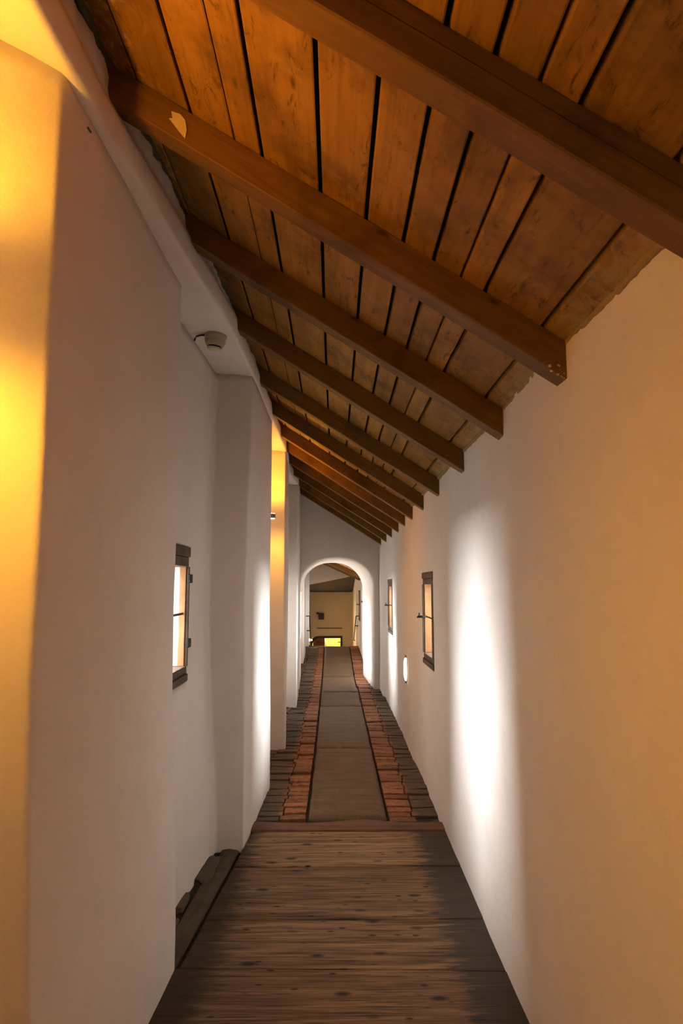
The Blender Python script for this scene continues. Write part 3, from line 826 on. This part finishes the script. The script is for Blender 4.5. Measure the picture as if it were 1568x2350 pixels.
bm = bmesh.new(); tube(bm, [(-.058, -.01, -.012), (-.085, -.01, -.016), (-.11, .0, -.022), (-.118, .0, -.034), (-.120, .0, -.050)], .005); link('cable', bm, M['vent'], sd, True)

# oval lamp on the right wall
ol = empty('wall_lamp', (.764, 7.03, .78)); tag(ol, 'small upright oval lamp glowing white low on the right wall between the two windows', 'lamp')
bm = bmesh.new(); ring = []
n = 20
for k in range(n+1):
    t = -math.pi/2+math.pi*k/n; r = math.cos(t)**.45 if 0 < k < n else .02
    h = .118*math.sin(t)
    ring.append([bm.verts.new((-.034*r*math.cos(a)*1.0, .050*r*math.sin(a), h)) for a in [(-.5+q/12)*math.pi for q in range(13)]])
for i in range(n):
    for q in range(12): bm.faces.new((ring[i][q], ring[i][q+1], ring[i+1][q+1], ring[i+1][q]))
bmesh.ops.holes_fill(bm, edges=[e for e in bm.edges if e.is_boundary])
link('diffuser', bm, M['glow_w'], ol, True)
for s in (-1, 1):
    bm = bmesh.new(); addbox(bm, (-.022, -.02, s*.132-.014), (0, .02, s*.132+.014), .004); link('bracket', bm, M['lampmetal'], ol)
bm = bmesh.new(); addbox(bm, (-.008, -.05, -.118), (.004, .05, .118), .003); link('backplate', bm, M['lampmetal'], ol)

# up-and-down lamps inside the left recesses
def updown(x, y, z, wx, lab, pu, pd):
    L = empty('recess_lamp', (x, y, z)); tag(L, lab, 'lamp', 'warm lamps in the left recesses')
    bm = bmesh.new(); lathe(bm, [(.036, -.012), (.038, -.008), (.038, .030), (.034, .035)], (0, 0, 0)); link('housing', bm, M['lampmetal'], L, True)
    bm = bmesh.new(); lathe(bm, [(.030, -.016), (.034, -.012), (.034, -.011)], (0, 0, 0)); link('lens', bm, M['glow'], L, True)
    bm = bmesh.new(); lathe(bm, [(.031, .0355), (.031, .038)], (0, 0, 0)); link('lens', bm, M['glow'], L, True)
    bm = bmesh.new(); tube(bm, [(-.03, 0, .02), (wx-x, 0, .02)], .009); link('arm', bm, M['lampmetal'], L)
    for s, p in ((1, pu), (-1, pd)):
        ld = bpy.data.lights.new('recess_lamp_light', 'SPOT'); ld.energy = p; ld.color = (1., .43, .02); ld.spot_size = math.radians(179); ld.spot_blend = .6; ld.shadow_soft_size = .04
        lo = bpy.data.objects.new('recess_lamp_light', ld); col.objects.link(lo); lo.location = (x, y, z+(.10 if s > 0 else -.06))
        lo.rotation_euler = (math.pi if s > 0 else 0, 0, 0)
updown(-.96, 1.18, 2.38, -1.15, 'warm recess lamp just outside the photo at the upper left', 15, 17)
updown(-.632, 6.52, 2.335, -.87, 'small bright warm lamp peeking out of the second left recess', 13, 8)

# ------------------------------------------------------------------ lights: daylight through the windows
def area(name, loc, rot, sx, sy, e, colr=(.95, .95, 1.), spread=180):
    ld = bpy.data.lights.new(name, 'AREA'); ld.shape = 'RECTANGLE'; ld.size = sx; ld.size_y = sy; ld.energy = e; ld.color = colr; ld.spread = math.radians(spread)
    o = bpy.data.objects.new(name, ld); col.objects.link(o); o.location = loc; o.rotation_euler = rot; return o
def day(x, y, z, side, w, h, e, tilt=0, yaw=0, spread=180):
    # side +1: window on the right wall, light travels towards -X
    rz = (math.pi/2 if side > 0 else -math.pi/2)
    return area('daylight', (x, y, z), (math.pi/2-math.radians(tilt)+0, 0, rz+math.pi*0+math.radians(yaw)), w, h, e, spread=spread)
day(-2.7, 3.50, 2.02, -1, .95, 1.4, 290, 17)
day(2.65, 5.38, 1.95, 1, .85, 1.3, 230, 15)
day(2.65, 9.09, 1.95, 1, .85, 1.3, 230, 15)
day(-2.7, 8.77, 1.98, -1, .6, 1.0, 210, 15)
day(-2.7, 11.7, 2.1, -1, .8, 1.1, 260, 15)
day(-1.9, -1.75, 1.9, -1, .8, 1.1, 26, 12)  # fill light through the added left rear window
day(1.9, -1.6, 1.8, 1, .7, .9, 16, 12)  # fill light through the added right rear window
day(-1.6, 13.05, 1.6, -1, .5, .7, 25, 10)
day(1.6, 13.4, 1.5, 1, .6, .55, 25, 10)
day(1.6, 15.55, 1.4, 1, .6, .6, 25, 10)
def pt(name, loc, e, colr, r=.05):
    ld = bpy.data.lights.new(name, 'POINT'); ld.energy = e; ld.color = colr; ld.shadow_soft_size = r
    o = bpy.data.objects.new(name, ld); col.objects.link(o); o.location = loc
pt('stair_lamp_light', (-.5, 17.0, .30), 9, (1, .74, .45)); pt('back_room_light', (.2, 21.0, .6), 30, (1, .62, .18), .1)
# world: overcast sky, seen through the windows
w = bpy.data.worlds.new('sky'); scene.world = w; w.use_nodes = True
nt = w.node_tree; bg = nt.nodes['Background']; bg.inputs[0].default_value = (.95, .97, 1., 1); bg.inputs[1].default_value = 3.

# ------------------------------------------------------------------ camera
F_, YH, XV = 1500., 1345., 768.
P_ = math.atan((YH-1175)/F_); YAW = math.atan((784-XV)/F_*math.cos(P_))
cd = bpy.data.cameras.new('camera'); cam = bpy.data.objects.new('camera', cd); col.objects.link(cam)
cam.location = (0, 0, 1.65); cam.rotation_euler = (math.pi/2+P_, 0, -YAW)
cd.sensor_width = 36; cd.lens = 36*F_/2350; cd.clip_start = .02
scene.camera = cam
scene.view_settings.view_transform = 'Standard'; scene.view_settings.look = 'None'
scene.view_settings.exposure = 1.08; scene.view_settings.gamma = 1; scene.view_settings.use_curve_mapping = False
